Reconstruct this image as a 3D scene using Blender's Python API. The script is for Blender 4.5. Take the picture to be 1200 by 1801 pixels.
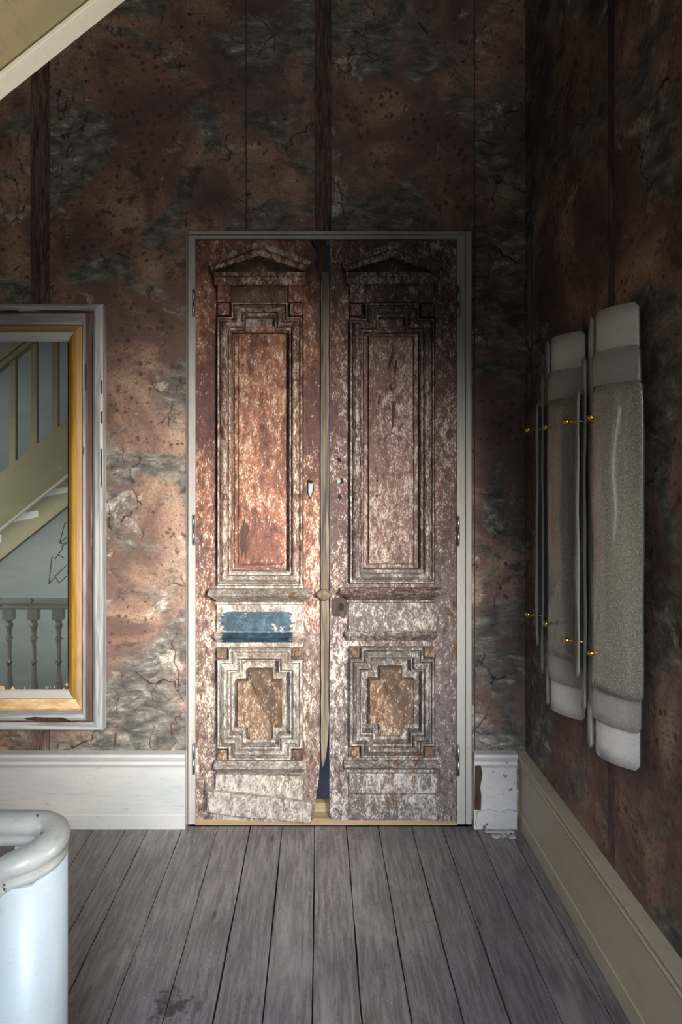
import bpy, bmesh, math, random
from mathutils import Vector, Matrix
random.seed(7)
for o in list(bpy.data.objects): bpy.data.objects.remove(o, do_unlink=True)
S = bpy.context.scene
COL = S.collection
PI = math.pi

# ------------------------------------------------------------------ camera
F, D, ZC = 1250.0, 2.976, 1.471          # focal length in px of a 1200x1801 frame, distance to the door wall, eye height
VX, VY = 560.0, 835.0                    # vanishing point in the frame
cd = bpy.data.cameras.new('camera'); cam = bpy.data.objects.new('camera', cd); COL.objects.link(cam)
cam.location = (0, -D, ZC); cam.rotation_euler = (PI/2, 0, 0)
cd.sensor_fit = 'VERTICAL'; cd.sensor_height = 36; cd.lens = 36*F/1801
cd.shift_x = (600-VX)/1801; cd.shift_y = (VY-900.5)/1801
cd.clip_start = 0.05
S.camera = cam

# ------------------------------------------------------------------ world, lights, exposure
w = bpy.data.worlds.new('world'); S.world = w; w.use_nodes = True
bg = w.node_tree.nodes['Background']; bg.inputs[0].default_value = (1.0, 0.95, 0.89, 1); bg.inputs[1].default_value = 0.30
def area(name, loc, target, sx, sy, power, color, spread):
    l = bpy.data.lights.new(name, 'AREA'); l.shape = 'RECTANGLE'; l.size = sx; l.size_y = sy
    l.energy = power; l.color = color; l.spread = math.radians(spread)
    o = bpy.data.objects.new(name, l); COL.objects.link(o); o.location = loc
    o.rotation_euler = (Vector(target)-Vector(loc)).to_track_quat('-Z', 'Y').to_euler()
    return o
area('window_daylight', (0.83, -2.70, 1.55), (-0.33, 0.0, 0.85), 0.35, 0.8, 25.5, (1.0, 0.96, 0.89), 50)
area('landing_daylight', (-0.15, -4.3, 1.9), (-0.22, -0.75, 0.0), 0.9, 1.2, 15, (0.76, 0.86, 1.0), 50)
area('upper_wall_fill', (0.2, -3.3, 4.2), (-0.7, 0.0, 2.7), 0.8, 0.6, 3.6, (1.0, 0.93, 0.85), 80)  # added lamp out of view, lifts the dark upper wall
area('soffit_fill', (0.83, -2.75, 1.5), (-0.7, -1.75, 2.3), 0.4, 0.6, 3.2, (1.0, 0.95, 0.87), 54)  # added lamp that brightens the soffit and string edge from below
area('stair_fill', (-3.33, -0.85, 1.50), (-1.9, -2.4, 0.9), 0.9, 1.1, 13, (0.9, 0.95, 1.0), 95)  # added lamp for the stairs and wall that the mirror shows
area('side_fill', (0.84, -1.70, 1.05), (-2.4, -2.25, 0.45), 0.3, 0.6, 12, (0.95, 0.98, 1.0), 34)  # added lamp, beam under the flight onto the mirrored wall
area('beyond_daylight', (0.35, 0.55, 1.7), (0.0, 0.9, 0.6), 0.5, 0.5, 5.0, (0.85, 0.92, 1.0), 160)
S.cycles.max_bounces = 4; S.cycles.diffuse_bounces = 2; S.cycles.glossy_bounces = 3; S.cycles.transmission_bounces = 2
S.cycles.transparent_max_bounces = 10; S.cycles.adaptive_threshold = 0.05
S.view_settings.view_transform = 'Standard'; S.view_settings.look = 'None'
S.view_settings.exposure = 0.0; S.view_settings.gamma = 1.0; S.view_settings.use_curve_mapping = False

def at(px, py, y=0.0):
    e = D + y
    return ((px-VX)*e/F, ZC-(py-VY)*e/F)

# ------------------------------------------------------------------ node helpers
class NT:
    def __init__(s, name):
        s.m = bpy.data.materials.new(name); s.m.use_nodes = True
        s.t = s.m.node_tree; s.t.nodes.clear()
        s.out = s.t.nodes.new('ShaderNodeOutputMaterial')
        s.co = s.t.nodes.new('ShaderNodeTexCoord').outputs['Object']
    def n(s, typ, **kw):
        x = s.t.nodes.new(typ)
        for k, v in kw.items(): setattr(x, k, v)
        return x
    def put(s, sock, v):
        if isinstance(v, bpy.types.NodeSocket): s.t.links.new(v, sock)
        elif v is not None:
            if isinstance(v, (tuple, list)) and len(v) == 3 and len(sock.default_value) == 4: v = (*v, 1)
            sock.default_value = v
    def map(s, scale=(1,1,1), loc=(0,0,0), rot=(0,0,0), vec=None):
        x = s.n('ShaderNodeMapping'); s.put(x.inputs[0], vec or s.co)
        s.put(x.inputs[1], loc); s.put(x.inputs[2], rot); s.put(x.inputs[3], scale); return x.outputs[0]
    def noise(s, scale, detail=5, rough=0.6, dist=0.0, vec=None, color=False):
        x = s.n('ShaderNodeTexNoise'); s.put(x.inputs['Vector'], vec or s.co)
        s.put(x.inputs['Scale'], scale); s.put(x.inputs['Detail'], detail)
        s.put(x.inputs['Roughness'], rough); s.put(x.inputs['Distortion'], dist)
        return x.outputs['Color' if color else 'Fac']
    def voro(s, scale, vec=None, feature='F1', rand=1.0):
        x = s.n('ShaderNodeTexVoronoi', feature=feature); s.put(x.inputs['Vector'], vec or s.co)
        s.put(x.inputs['Scale'], scale); s.put(x.inputs['Randomness'], rand); return x.outputs['Distance']
    def math(s, op, a, b=None, clamp=False):
        x = s.n('ShaderNodeMath', operation=op, use_clamp=clamp); s.put(x.inputs[0], a)
        if b is not None: s.put(x.inputs[1], b)
        return x.outputs[0]
    def step(s, v, a, b, lo=0.0, hi=1.0):
        x = s.n('ShaderNodeMapRange', interpolation_type='SMOOTHSTEP', clamp=True)
        s.put(x.inputs[0], v); s.put(x.inputs[1], a); s.put(x.inputs[2], b); s.put(x.inputs[3], lo); s.put(x.inputs[4], hi)
        return x.outputs[0]
    def ramp(s, v, stops):
        x = s.n('ShaderNodeValToRGB'); s.put(x.inputs[0], v); e = x.color_ramp.elements
        while len(e) < len(stops): e.new(0.5)
        for el, (p, c) in zip(e, stops): el.position = p; el.color = (*c, 1)
        return x.outputs[0]
    def mix(s, f, a, b, blend='MIX'):
        x = s.n('ShaderNodeMix', data_type='RGBA', blend_type=blend); s.put(x.inputs[0], f)
        s.put(x.inputs[6], a); s.put(x.inputs[7], b); return x.outputs[2]
    def sep(s, vec=None):
        x = s.n('ShaderNodeSeparateXYZ'); s.put(x.inputs[0], vec or s.co); return x.outputs
    def vadd(s, a, b, op='ADD'):
        x = s.n('ShaderNodeVectorMath', operation=op); s.put(x.inputs[0], a); s.put(x.inputs[1], b); return x.outputs[0]
    def warp(s, scale, amt, vec=None):
        c = s.noise(scale, 3, 0.6, 0, vec, True)
        c = s.vadd(c, (0.5,0.5,0.5), 'SUBTRACT'); c = s.vadd(c, (amt,amt,amt), 'MULTIPLY')
        return s.vadd(vec or s.co, c)
    def bump(s, h, strength=0.4, dist=0.005):
        x = s.n('ShaderNodeBump'); s.put(x.inputs['Strength'], strength); s.put(x.inputs['Distance'], dist)
        s.put(x.inputs['Height'], h); return x.outputs[0]
    def bsdf(s, col, rough=0.7, nor=None, **kw):
        x = s.n('ShaderNodeBsdfPrincipled'); s.put(x.inputs['Base Color'], col); s.put(x.inputs['Roughness'], rough)
        if nor is not None: s.put(x.inputs['Normal'], nor)
        for k, v in kw.items(): s.put(x.inputs[k.replace('_', ' ')], v)
        s.t.links.new(x.outputs[0], s.out.inputs[0]); return s.m
    def rnd(s): return s.n('ShaderNodeObjectInfo').outputs['Random']

# ------------------------------------------------------------------ materials
def mat_wallpaper():
    k = NT('weathered_wallpaper')
    fine = k.noise(85, 4, 0.7)
    base = k.ramp(k.noise(2.6, 5, 0.62, 0.7), [(0.34,(0.075,0.042,0.034)),(0.47,(0.15,0.083,0.060)),(0.57,(0.29,0.172,0.122)),(0.70,(0.44,0.30,0.205))])
    base = k.mix(k.step(fine, 0.40, 0.64, 0.0, 0.38), base, (0.085,0.052,0.042))
    # grey lichen-like drifts, drawn out sideways
    streak = k.noise(2.2, 6, 0.76, 0.45, k.map((5,5,11), (3.1,0.4,1.7), (0,0.30,0)))
    grey = k.ramp(streak, [(0.33,(0.020,0.021,0.019)),(0.44,(0.062,0.062,0.054)),(0.54,(0.135,0.125,0.105)),(0.62,(0.24,0.225,0.185)),(0.72,(0.58,0.54,0.47))])
    gm = k.noise(1.9, 5, 0.64, 0.9, k.map((1,1,1.15), (7.3,2.0,4.1)))
    gmask = k.step(k.math('ADD', gm, k.math('MULTIPLY', k.math('SUBTRACT', fine, 0.5), 0.18)), 0.455, 0.57)
    col = k.mix(k.math('MULTIPLY', gmask, 0.92), base, grey)
    # pale worn patches and dark clouds
    pm = k.noise(4.3, 6, 0.72, 0.5, k.map((1,1,1.4), (1.3,9.0,2.2)))
    col = k.mix(k.step(pm, 0.565, 0.67, 0.0, 0.8), col, k.ramp(fine, [(0.35,(0.20,0.155,0.115)),(0.6,(0.60,0.53,0.44))]))
    col = k.mix(k.step(pm, 0.43, 0.33, 0.0, 0.8), col, (0.034,0.022,0.019))
    # rust spots
    wv = k.warp(30, 0.016)
    v = k.voro(27, wv); thr = k.step(gm, 0.60, 0.34, 0.05, 0.34)
    col = k.mix(k.step(k.math('SUBTRACT', thr, v), -0.03, 0.14, 0.0, 0.85), col, (0.050,0.020,0.014))
    v2 = k.voro(80, wv); col = k.mix(k.step(k.math('SUBTRACT', thr, v2), -0.02, 0.12, 0.0, 0.7), col, (0.060,0.027,0.020))
    # short ragged cracks with lifted edges
    cv = k.warp(11, 0.07, k.warp(2.5, 0.3)); e = k.voro(3.6, k.map((1.5,1.5,0.8), vec=cv), 'DISTANCE_TO_EDGE')
    cm = k.step(k.math('ADD', pm, k.math('MULTIPLY', gm, 0.6)), 0.815, 0.85)
    crack = k.math('MULTIPLY', k.step(e, 0.004, 0.014, 1.0, 0.0), cm)
    halo = k.math('MULTIPLY', k.step(e, 0.01, 0.05, 1.0, 0.0), cm)
    col = k.mix(k.math('MULTIPLY', halo, 0.4), col, (0.13,0.055,0.042))
    col = k.mix(k.math('MULTIPLY', crack, 0.95), col, (0.010,0.007,0.006))
    h = k.math('ADD', k.math('MULTIPLY', fine, 0.35), k.math('MULTIPLY', streak, 0.9))
    return k.bsdf(col, 0.72, k.bump(h, 0.5, 0.006))

def mat_bark():
    k = NT('dark_torn_strip')
    g = k.noise(9, 8, 0.7, 1.2, k.map((7,7,0.9)))
    col = k.ramp(g, [(0.3,(0.020,0.013,0.012)),(0.46,(0.095,0.056,0.046)),(0.60,(0.24,0.14,0.11))])
    return k.bsdf(col, 0.9, k.bump(g, 1.0, 0.02))

def mat_door(name, seed, maroon, orange, flake, lo, hi, z0=0.2, z1=2.0, wood=(0.06,0.028,0.012), dark=(0.03,0.017,0.013), foot=None):
    """flaking paint: more of the pale undercoat is left towards the foot of the door (spray and kicks)"""
    k = NT(name); off = (seed*3.7, seed*1.3, seed*2.1)
    z = k.sep()[2]; p = k.map((1,1,0.5), off)
    fine = k.noise(170, 4, 0.75, 0.3, p); mid = k.noise(46, 5, 0.74, 0.5, p); low = k.noise(5.0, 4, 0.62, 0.5, p)
    top = k.mix(k.step(low, 0.42, 0.60), maroon, orange)
    if foot: top = k.mix(k.step(k.math('ADD', z, k.math('MULTIPLY', low, 1.2)), 1.9, 1.15, 0.0, 0.9), top, foot)
    top = k.mix(k.step(mid, 0.50, 0.36, 0.0, 0.8), top, dark)
    f = k.math('ADD', k.math('MULTIPLY', fine, 0.55), k.math('ADD', k.math('MULTIPLY', mid, 0.40), k.math('MULTIPLY', low, 0.25)))
    d = k.math('SUBTRACT', f, k.step(z, z0, z1, lo, hi))
    fm = k.step(d, -0.005, 0.035)
    fcol = k.mix(k.step(mid, 0.44, 0.60), tuple(c*0.62 for c in flake), flake)
    col = k.mix(k.math('MULTIPLY', fm, 0.92), top, fcol)
    # bare, weathered timber
    wn = k.noise(9, 6, 0.72, 0.6, k.map((1.3,1.3,0.3), (off[1]+4, off[0], off[2])))
    wm = k.step(wn, 0.615, 0.64)
    col = k.mix(wm, col, k.mix(k.step(fine, 0.4, 0.6), wood, tuple(c*2.4 for c in wood)))
    # specks of grime and pits
    col = k.mix(k.step(fine, 0.43, 0.33, 0.0, 0.85), col, (0.018,0.011,0.009))
    h = k.math('ADD', fine, k.math('MULTIPLY', mid, 0.7))
    return k.bsdf(col, 0.66, k.bump(h, 0.7, 0.004))

def mat_blue_panel():
    k = NT('blue_paint_remnant'); x, y, z = k.sep()
    # local frame of the left leaf: the patch is the old oval of blue paint with a ragged right end
    n = k.noise(22, 6, 0.7, 0.4); n2 = k.noise(80, 5, 0.7, 0, k.map((0.35,1,1.2)))
    dx = k.math('ABSOLUTE', k.math('SUBTRACT', x, -0.012)); 
    edge = k.math('SUBTRACT', 0.150, dx)
    edge = k.math('ADD', edge, k.math('MULTIPLY', k.math('SUBTRACT', n2, 0.5), 0.09))
    m = k.step(edge, 0.0, 0.006)
    m = k.math('MULTIPLY', m, k.step(n, 0.62, 0.66, 1.0, 0.0))
    blue = k.ramp(k.noise(30, 6, 0.7), [(0.3,(0.004,0.012,0.019)),(0.5,(0.010,0.034,0.052)),(0.68,(0.045,0.095,0.125))])
    pale = k.ramp(k.noise(60, 6, 0.7), [(0.35,(0.10,0.06,0.045)),(0.5,(0.33,0.27,0.22)),(0.7,(0.52,0.47,0.42))])
    return k.bsdf(k.mix(m, pale, blue), 0.6, k.bump(n, 0.5, 0.003))

def mat_floor():
    k = NT('greyed_pine_board'); r = k.rnd()
    off = k.n('ShaderNodeCombineXYZ'); k.put(off.inputs[0], k.math('MULTIPLY', r, 37.0)); k.put(off.inputs[1], k.math('MULTIPLY', r, 91.0))
    p = k.vadd(k.co, off.outputs[0])
    q = k.warp(1.6, 0.05, p)
    ring = k.noise(5.0, 3, 0.5, 1.2, k.map((5.0,0.55,1), vec=q))
    lines = k.math('ABSOLUTE', k.math('SINE', k.math('MULTIPLY', ring, 48.0)))
    grain = k.noise(75, 5, 0.7, 0.3, k.map((1,0.07,1), vec=p))
    big = k.noise(1.7, 5, 0.6, 0.5)
    col = k.mix(k.step(big, 0.40, 0.62), (0.185,0.170,0.182), (0.275,0.240,0.228))
    col = k.mix(k.math('MULTIPLY', r, 0.35), col, (0.14,0.118,0.115))
    col = k.mix(k.step(lines, 0.42, 0.0, 0.0, 0.62), col, (0.06,0.05,0.052))
    col = k.mix(k.step(grain, 0.40, 0.60, 0.6, 0.0), col, (0.07,0.058,0.058))
    wear = k.noise(3.2, 6, 0.65, 0.6, k.map((1.5,0.5,1), (4,2,1)))
    col = k.mix(k.step(wear, 0.54, 0.70, 0.0, 0.38), col, (0.37,0.33,0.315))
    kn = k.voro(2.6, k.map((3.6,1.0,1), vec=p)); col = k.mix(k.step(kn, 0.045, 0.085, 0.75, 0.0), col, (0.045,0.034,0.032))
    speck = k.step(k.noise(140, 2, 0.5), 0.735, 0.76); col = k.mix(speck, col, (0.5,0.48,0.46))
    # the sooty scorch mark near the stair end
    c = k.n('ShaderNodeVectorMath', operation='DISTANCE'); k.put(c.inputs[0], k.map((1.0,0.8,1), vec=k.co)); k.put(c.inputs[1], (-0.405, -1.01*0.8, 0.0))
    sc = k.math('ADD', c.outputs['Value'], k.math('MULTIPLY', k.math('SUBTRACT', k.noise(28, 5, 0.75), 0.5), 0.30))
    col = k.mix(k.step(sc, 0.012, 0.055, 0.85, 0.0), col, (0.020,0.020,0.024))
    h = k.math('ADD', k.math('MULTIPLY', lines, 0.4), k.math('MULTIPLY', grain, 0.7))
    return k.bsdf(col, k.step(wear, 0.4, 0.7, 0.52, 0.38), k.bump(h, 0.28, 0.002))

def mat_paint(name, a, b, dirt, rough=0.55, chips=0.0, chipcol=(0.03,0.025,0.03), axis=(1,1,1)):
    k = NT(name)
    n = k.noise(3.0, 6, 0.65, 0.5, k.map(axis)); f = k.noise(26, 6, 0.7, 0.8, k.map(axis))
    col = k.mix(k.step(n, 0.38, 0.64), a, b)
    col = k.mix(k.step(f, 0.58, 0.74, 0.0, 0.55), col, dirt)
    sc = k.noise(12, 5, 0.7, 1.0, k.map(tuple(c*v for c, v in zip(axis, (0.8,0.8,5.0))), (3,1,2)))
    line = k.step(k.math('ABSOLUTE', k.math('SUBTRACT', sc, 0.60)), 0.003, 0.012, 0.6, 0.0)
    col = k.mix(line, col, dirt)
    h = k.math('ADD', k.math('MULTIPLY', f, 0.4), n)
    if chips > 0:
        c = k.noise(14, 6, 0.7, 0.4, k.map(axis, (9,4,6))); cm = k.step(c, 0.80-chips, 0.815-chips)
        col = k.mix(cm, col, chipcol); h = k.math('SUBTRACT', h, cm)
    return k.bsdf(col, rough, k.bump(h, 0.25, 0.003))

def mat_wood(name, a, b, axis=(1,1,0.08), rough=0.6, chips=0.0, chipcol=(0.5,0.48,0.45)):
    k = NT(name); g = k.noise(45, 6, 0.65, 0.6, k.map(axis)); n = k.noise(7, 5, 0.6, 0.5, k.map(tuple(max(c, 0.3) for c in axis)))
    col = k.mix(k.step(g, 0.36, 0.64), a, b); col = k.mix(k.step(n, 0.55, 0.72, 0.0, 0.5), col, tuple(c*0.45 for c in a))
    if chips > 0: col = k.mix(k.step(k.noise(16, 6, 0.7, 0.5, k.map(axis)), 0.8-chips, 0.82-chips), col, chipcol)
    return k.bsdf(col, rough, k.bump(g, 0.4, 0.003))

def mat_metal(name, c, rough=0.3):
    k = NT(name); n = k.noise(40, 4, 0.6)
    return k.bsdf(k.mix(n, c, tuple(v*0.6 for v in c)), rough, None, Metallic=1.0)

def mat_glass(name, a, b, alpha, rough=0.12, bubbles=0.5):
    """cast glass full of fine grains; thin milky body over a glossy skin"""
    k = NT(name); g = k.noise(330, 3, 0.7); s = k.voro(190)
    col = k.mix(k.step(g, 0.38, 0.66), a, b)
    col = k.mix(k.step(s, 0.16, 0.24, bubbles, 0.0), col, tuple(min(1, c*1.7) for c in b))
    w = k.noise(9, 3, 0.5, 0.8, k.map((1,1,0.25)))
    nor = k.bump(k.math('ADD', k.math('MULTIPLY', g, 0.03), w), 0.35, 0.01)
    m = k.bsdf(col, rough, nor, Coat_Weight=1.0, Coat_Roughness=0.04, IOR=1.5)
    p = [x for x in k.t.nodes if x.type == 'BSDF_PRINCIPLED'][0]
    tr = k.n('ShaderNodeBsdfTransparent'); k.put(tr.inputs[0], tuple(0.85+0.15*c for c in a))
    tl = k.n('ShaderNodeBsdfTranslucent'); k.put(tl.inputs[0], col)
    m1 = k.n('ShaderNodeMixShader'); k.put(m1.inputs[0], 0.25); k.t.links.new(p.outputs[0], m1.inputs[1]); k.t.links.new(tl.outputs[0], m1.inputs[2])
    m2 = k.n('ShaderNodeMixShader'); k.put(m2.inputs[0], alpha); k.t.links.new(tr.outputs[0], m2.inputs[1]); k.t.links.new(m1.outputs[0], m2.inputs[2])
    k.t.links.new(m2.outputs[0], k.out.inputs[0]); return m

def mat_mirror():
    k = NT('aged_mirror_glass'); x, y, z = k.sep()
    haze = k.noise(6, 6, 0.7, 0.3, k.map((0.4,1,4))); sp = k.step(k.noise(120, 3, 0.6), 0.70, 0.76)
    gl = k.n('ShaderNodeBsdfGlossy'); k.put(gl.inputs[0], (0.82,0.86,0.81)); k.put(gl.inputs[1], 0.015)
    df = k.n('ShaderNodeBsdfDiffuse'); k.put(df.inputs[0], k.mix(sp, (0.34,0.36,0.34), (0.7,0.7,0.62)))
    m1 = k.n('ShaderNodeMixShader'); k.put(m1.inputs[0], k.math('ADD', k.math('MULTIPLY', sp, 0.5), k.step(haze, 0.4, 0.75, 0.04, 0.09)))
    k.t.links.new(gl.outputs[0], m1.inputs[1]); k.t.links.new(df.outputs[0], m1.inputs[2])
    # silvering lost in flakes towards the lower right corner, wood backing shows
    fl = k.noise(26, 5, 0.72, 0.6, k.map((1.2,1,0.6), (2.2,0,0.9)))
    edge = k.math('MULTIPLY', k.step(x, 0.28, 0.46), k.step(z, 0.50, 0.20))
    edge = k.math('MAXIMUM', edge, k.math('MULTIPLY', k.step(x, 0.42, 0.46, 0.0, 0.7), 1.0))
    edge = k.math('MAXIMUM', edge, k.step(z, 0.19, 0.165, 0.0, 0.8))
    fm = k.step(k.math('ADD', fl, k.math('MULTIPLY', edge, 0.185)), 0.715, 0.722)
    wd = k.n('ShaderNodeBsdfDiffuse'); k.put(wd.inputs[0], (0.62,0.36,0.18))
    m2 = k.n('ShaderNodeMixShader'); k.put(m2.inputs[0], fm); k.t.links.new(m1.outputs[0], m2.inputs[1]); k.t.links.new(wd.outputs[0], m2.inputs[2])
    k.t.links.new(m2.outputs[0], k.out.inputs[0]); return k.m

def flat(name, c, rough=0.8): return NT(name).bsdf(c, rough)

M = dict(
 paper=mat_wallpaper(), bark=mat_bark(), floor=mat_floor(),
 subfloor=flat('dark_underfloor', (0.012,0.011,0.011)), plaster=flat('old_plaster', (0.04,0.03,0.026)),
 dl=mat_door('flaking_maroon_paint', 1, (0.095,0.034,0.026), (0.24,0.088,0.046), (0.52,0.455,0.36), 0.612, 0.650, foot=(0.165,0.112,0.096)),
 dlp=mat_door('flaking_orange_red_paint', 2, (0.15,0.052,0.032), (0.30,0.115,0.058), (0.52,0.44,0.35), 0.640, 0.640),
 dr=mat_door('flaking_brown_grey_paint', 3, (0.080,0.037,0.031), (0.125,0.060,0.044), (0.46,0.41,0.365), 0.610, 0.645, foot=(0.135,0.106,0.10)),
 drp=mat_door('flaking_dusty_pink_paint', 4, (0.14,0.07,0.056), (0.20,0.105,0.08), (0.42,0.36,0.31), 0.605, 0.620, foot=(0.17,0.13,0.105)),
 lowl=mat_door('bleached_grey_paint', 5, (0.175,0.14,0.115), (0.25,0.21,0.172), (0.47,0.425,0.365), 0.595, 0.61, wood=(0.085,0.045,0.022), dark=(0.11,0.075,0.055)),
 lowr=mat_door('bleached_dark_grey_paint', 6, (0.105,0.085,0.072), (0.165,0.135,0.115), (0.44,0.395,0.365), 0.605, 0.625, wood=(0.08,0.04,0.018), dark=(0.06,0.042,0.034)),
 rust=mat_door('rusty_brown_remnant', 8, (0.075,0.045,0.030), (0.14,0.075,0.042), (0.36,0.30,0.24), 0.66, 0.68),
 cross=mat_door('rusty_cream_remnant', 9, (0.085,0.056,0.036), (0.15,0.072,0.036), (0.36,0.31,0.24), 0.640, 0.645, dark=(0.05,0.028,0.018)),
 char=mat_wood('charred_split_timber', (0.018,0.010,0.007), (0.065,0.030,0.013), (1,1,0.15), 0.8),
 dlm=mat_door('flaking_maroon_moulding', 11, (0.14,0.055,0.04), (0.22,0.10,0.06), (0.54,0.475,0.39), 0.575, 0.615, foot=(0.25,0.18,0.155)),
 drm=mat_door('flaking_brown_moulding', 12, (0.085,0.045,0.037), (0.13,0.07,0.052), (0.46,0.415,0.37), 0.59, 0.625, foot=(0.16,0.13,0.115)),
 astragal=mat_wood('weathered_beading', (0.055,0.036,0.021), (0.21,0.165,0.11), (1,1,0.05), 0.7, 0.23, (0.10,0.05,0.03)),
 blue=mat_blue_panel(),
 frame=mat_paint('grey_painted_softwood', (0.31,0.28,0.255), (0.38,0.35,0.32), (0.2,0.17,0.145), 0.55, 0.05, (0.16,0.13,0.11), (2,2,0.25)),
 pine=mat_wood('new_pine', (0.24,0.16,0.085), (0.31,0.22,0.125), (0.06,1,1)),
 steel=mat_metal('hinge_steel', (0.42,0.42,0.44), 0.4), brass=mat_metal('polished_brass', (0.85,0.50,0.14), 0.22),
 zinc=flat('torn_zinc', (0.24,0.30,0.32), 0.6),
 skirt=mat_paint('worn_white_skirting_paint', (0.37,0.38,0.37), (0.43,0.425,0.40), (0.20,0.18,0.14), 0.5, 0.0, axis=(0.6,1,1.6)),
 skirt_r=mat_paint('cream_skirting_paint', (0.41,0.345,0.25), (0.50,0.425,0.315), (0.24,0.175,0.11), 0.5, 0.02, (0.2,0.14,0.08), axis=(1,0.5,1.4)),
 skirt_d=mat_paint('peeling_white_skirting_paint', (0.48,0.455,0.45), (0.56,0.53,0.505), (0.28,0.23,0.205), 0.6, 0.17, (0.17,0.075,0.035)),
 newel=mat_paint('chipped_pale_blue_white_paint', (0.46,0.51,0.52), (0.50,0.535,0.525), (0.36,0.365,0.33), 0.4, 0.10, (0.03,0.028,0.04)),
 rail=mat_paint('chipped_cream_rail_paint', (0.36,0.355,0.315), (0.43,0.42,0.38), (0.26,0.235,0.185), 0.35, 0.19, (0.02,0.018,0.03)),
 stair=mat_paint('ochre_stair_paint', (0.31,0.255,0.135), (0.37,0.305,0.17), (0.24,0.18,0.09), 0.5, axis=(0.4,1,1)),
 soffit=mat_paint('olive_plaster_soffit', (0.30,0.255,0.155), (0.36,0.285,0.16), (0.23,0.18,0.10), 0.7, axis=(0.5,0.5,0.5)),
 string_edge=mat_paint('cream_string_edge', (0.80,0.74,0.62), (0.86,0.80,0.68), (0.66,0.58,0.45), 0.5),
 olive=mat_paint('olive_wall_string_paint', (0.17,0.15,0.095), (0.22,0.19,0.115), (0.13,0.11,0.07), 0.7),
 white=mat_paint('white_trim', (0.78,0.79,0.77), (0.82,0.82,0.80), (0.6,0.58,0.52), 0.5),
 bluewall=mat_paint('blue_grey_limewash', (0.34,0.385,0.395), (0.40,0.435,0.43), (0.30,0.33,0.33), 0.7, axis=(0.6,1,2.5)),
 mo=mat_wood('stripped_grey_white_frame', (0.21,0.21,0.215), (0.43,0.425,0.405), (1,1,0.06), 0.5, 0.17, (0.16,0.10,0.055)),
 mo_h=mat_wood('stripped_grey_white_frame_rail', (0.19,0.19,0.20), (0.41,0.40,0.385), (0.06,1,1), 0.5, 0.17, (0.15,0.095,0.05)),
 mgroove=mat_wood('brown_frame_groove', (0.085,0.05,0.04), (0.16,0.10,0.08), (1,1,0.06), 0.6, 0.13, (0.52,0.50,0.47)),
 mraw=mat_wood('stripped_light_pine', (0.44,0.26,0.12), (0.56,0.38,0.21), (1,1,0.05)),
 mraw_t=mat_wood('stripped_brown_rail', (0.20,0.105,0.05), (0.30,0.17,0.085), (0.05,1,1), 0.6, 0.10, (0.03,0.02,0.015)),
 mraw_b=mat_wood('carved_gilded_rail', (0.50,0.30,0.13), (0.68,0.48,0.26), (0.4,1,1), 0.5, 0.20, (0.46,0.40,0.25)),
 mgold=mat_wood('honey_gilded_bead', (0.27,0.13,0.012), (0.42,0.235,0.03), (1,1,0.05), 0.28),
 mwhite=mat_paint('grey_white_inner_bead', (0.40,0.39,0.37), (0.48,0.455,0.42), (0.30,0.24,0.17), 0.5, 0.06, (0.42,0.27,0.10), (0.4,1,1.5)),
 mirror=mat_mirror(), black=flat('crack_black', (0.008,0.009,0.009), 1.0),
 g_back=mat_glass('milky_grained_glass', (0.72,0.68,0.63), (0.92,0.88,0.83), 0.95, 0.4),
 g_mid=mat_glass('clear_grained_glass', (0.45,0.43,0.38), (0.66,0.63,0.58), 0.50, 0.18),
 g_front=mat_glass('smoked_grained_glass', (0.22,0.20,0.155), (0.47,0.435,0.37), 0.80, 0.16, 0.7),
 g_edge=flat('bottle_green_glass_edge', (0.13,0.15,0.15), 0.15),
 far=flat('blue_grey_room_beyond', (0.10,0.115,0.16)),
)

# ------------------------------------------------------------------ mesh helpers
WL = {}
def reg(o, loc): WL[o.name] = Vector(loc)
def mesh_obj(name, bm, mat, parent=None, loc=(0,0,0), smooth=False):
    """bm is in world coordinates; it is stored relative to the thing it belongs to (or to loc for a top-level mesh)"""
    base = WL[parent.name] if parent else Vector(loc)
    bmesh.ops.recalc_face_normals(bm, faces=bm.faces)
    bmesh.ops.translate(bm, verts=bm.verts, vec=-base)
    me = bpy.data.meshes.new(name); bm.to_mesh(me); bm.free()
    for m in (mat if isinstance(mat, (list, tuple)) else [mat]): me.materials.append(M[m])
    if smooth:
        for p in me.polygons: p.use_smooth = True
    o = bpy.data.objects.new(name, me); COL.objects.link(o)
    if parent: o.parent = parent
    else: o.location = base
    reg(o, base); return o
def empty(name, loc):
    o = bpy.data.objects.new(name, None); COL.objects.link(o); o.location = loc; o.empty_display_size = 0.1; reg(o, loc); return o
def tag(o, label=None, cat=None, kind=None, group=None):
    if label: o['label'] = label
    if cat: o['category'] = cat
    if kind: o['kind'] = kind
    if group: o['group'] = group
    return o
def add_box(bm, x0, x1, y0, y1, z0, z1):
    v = [bm.verts.new(p) for p in [(x0,y0,z0),(x1,y0,z0),(x1,y1,z0),(x0,y1,z0),(x0,y0,z1),(x1,y0,z1),(x1,y1,z1),(x0,y1,z1)]]
    for f in ((0,3,2,1),(4,5,6,7),(0,1,5,4),(1,2,6,5),(2,3,7,6),(3,0,4,7)): bm.faces.new([v[i] for i in f])
def box(name, x0, x1, y0, y1, z0, z1, mat, parent=None, bev=0.0, loc=None):
    bm = bmesh.new(); add_box(bm, x0, x1, y0, y1, z0, z1)
    if bev: bmesh.ops.bevel(bm, geom=bm.edges[:], offset=bev, segments=2, affect='EDGES', profile=0.6)
    return mesh_obj(name, bm, mat, parent, loc or (0,0,0))
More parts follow.
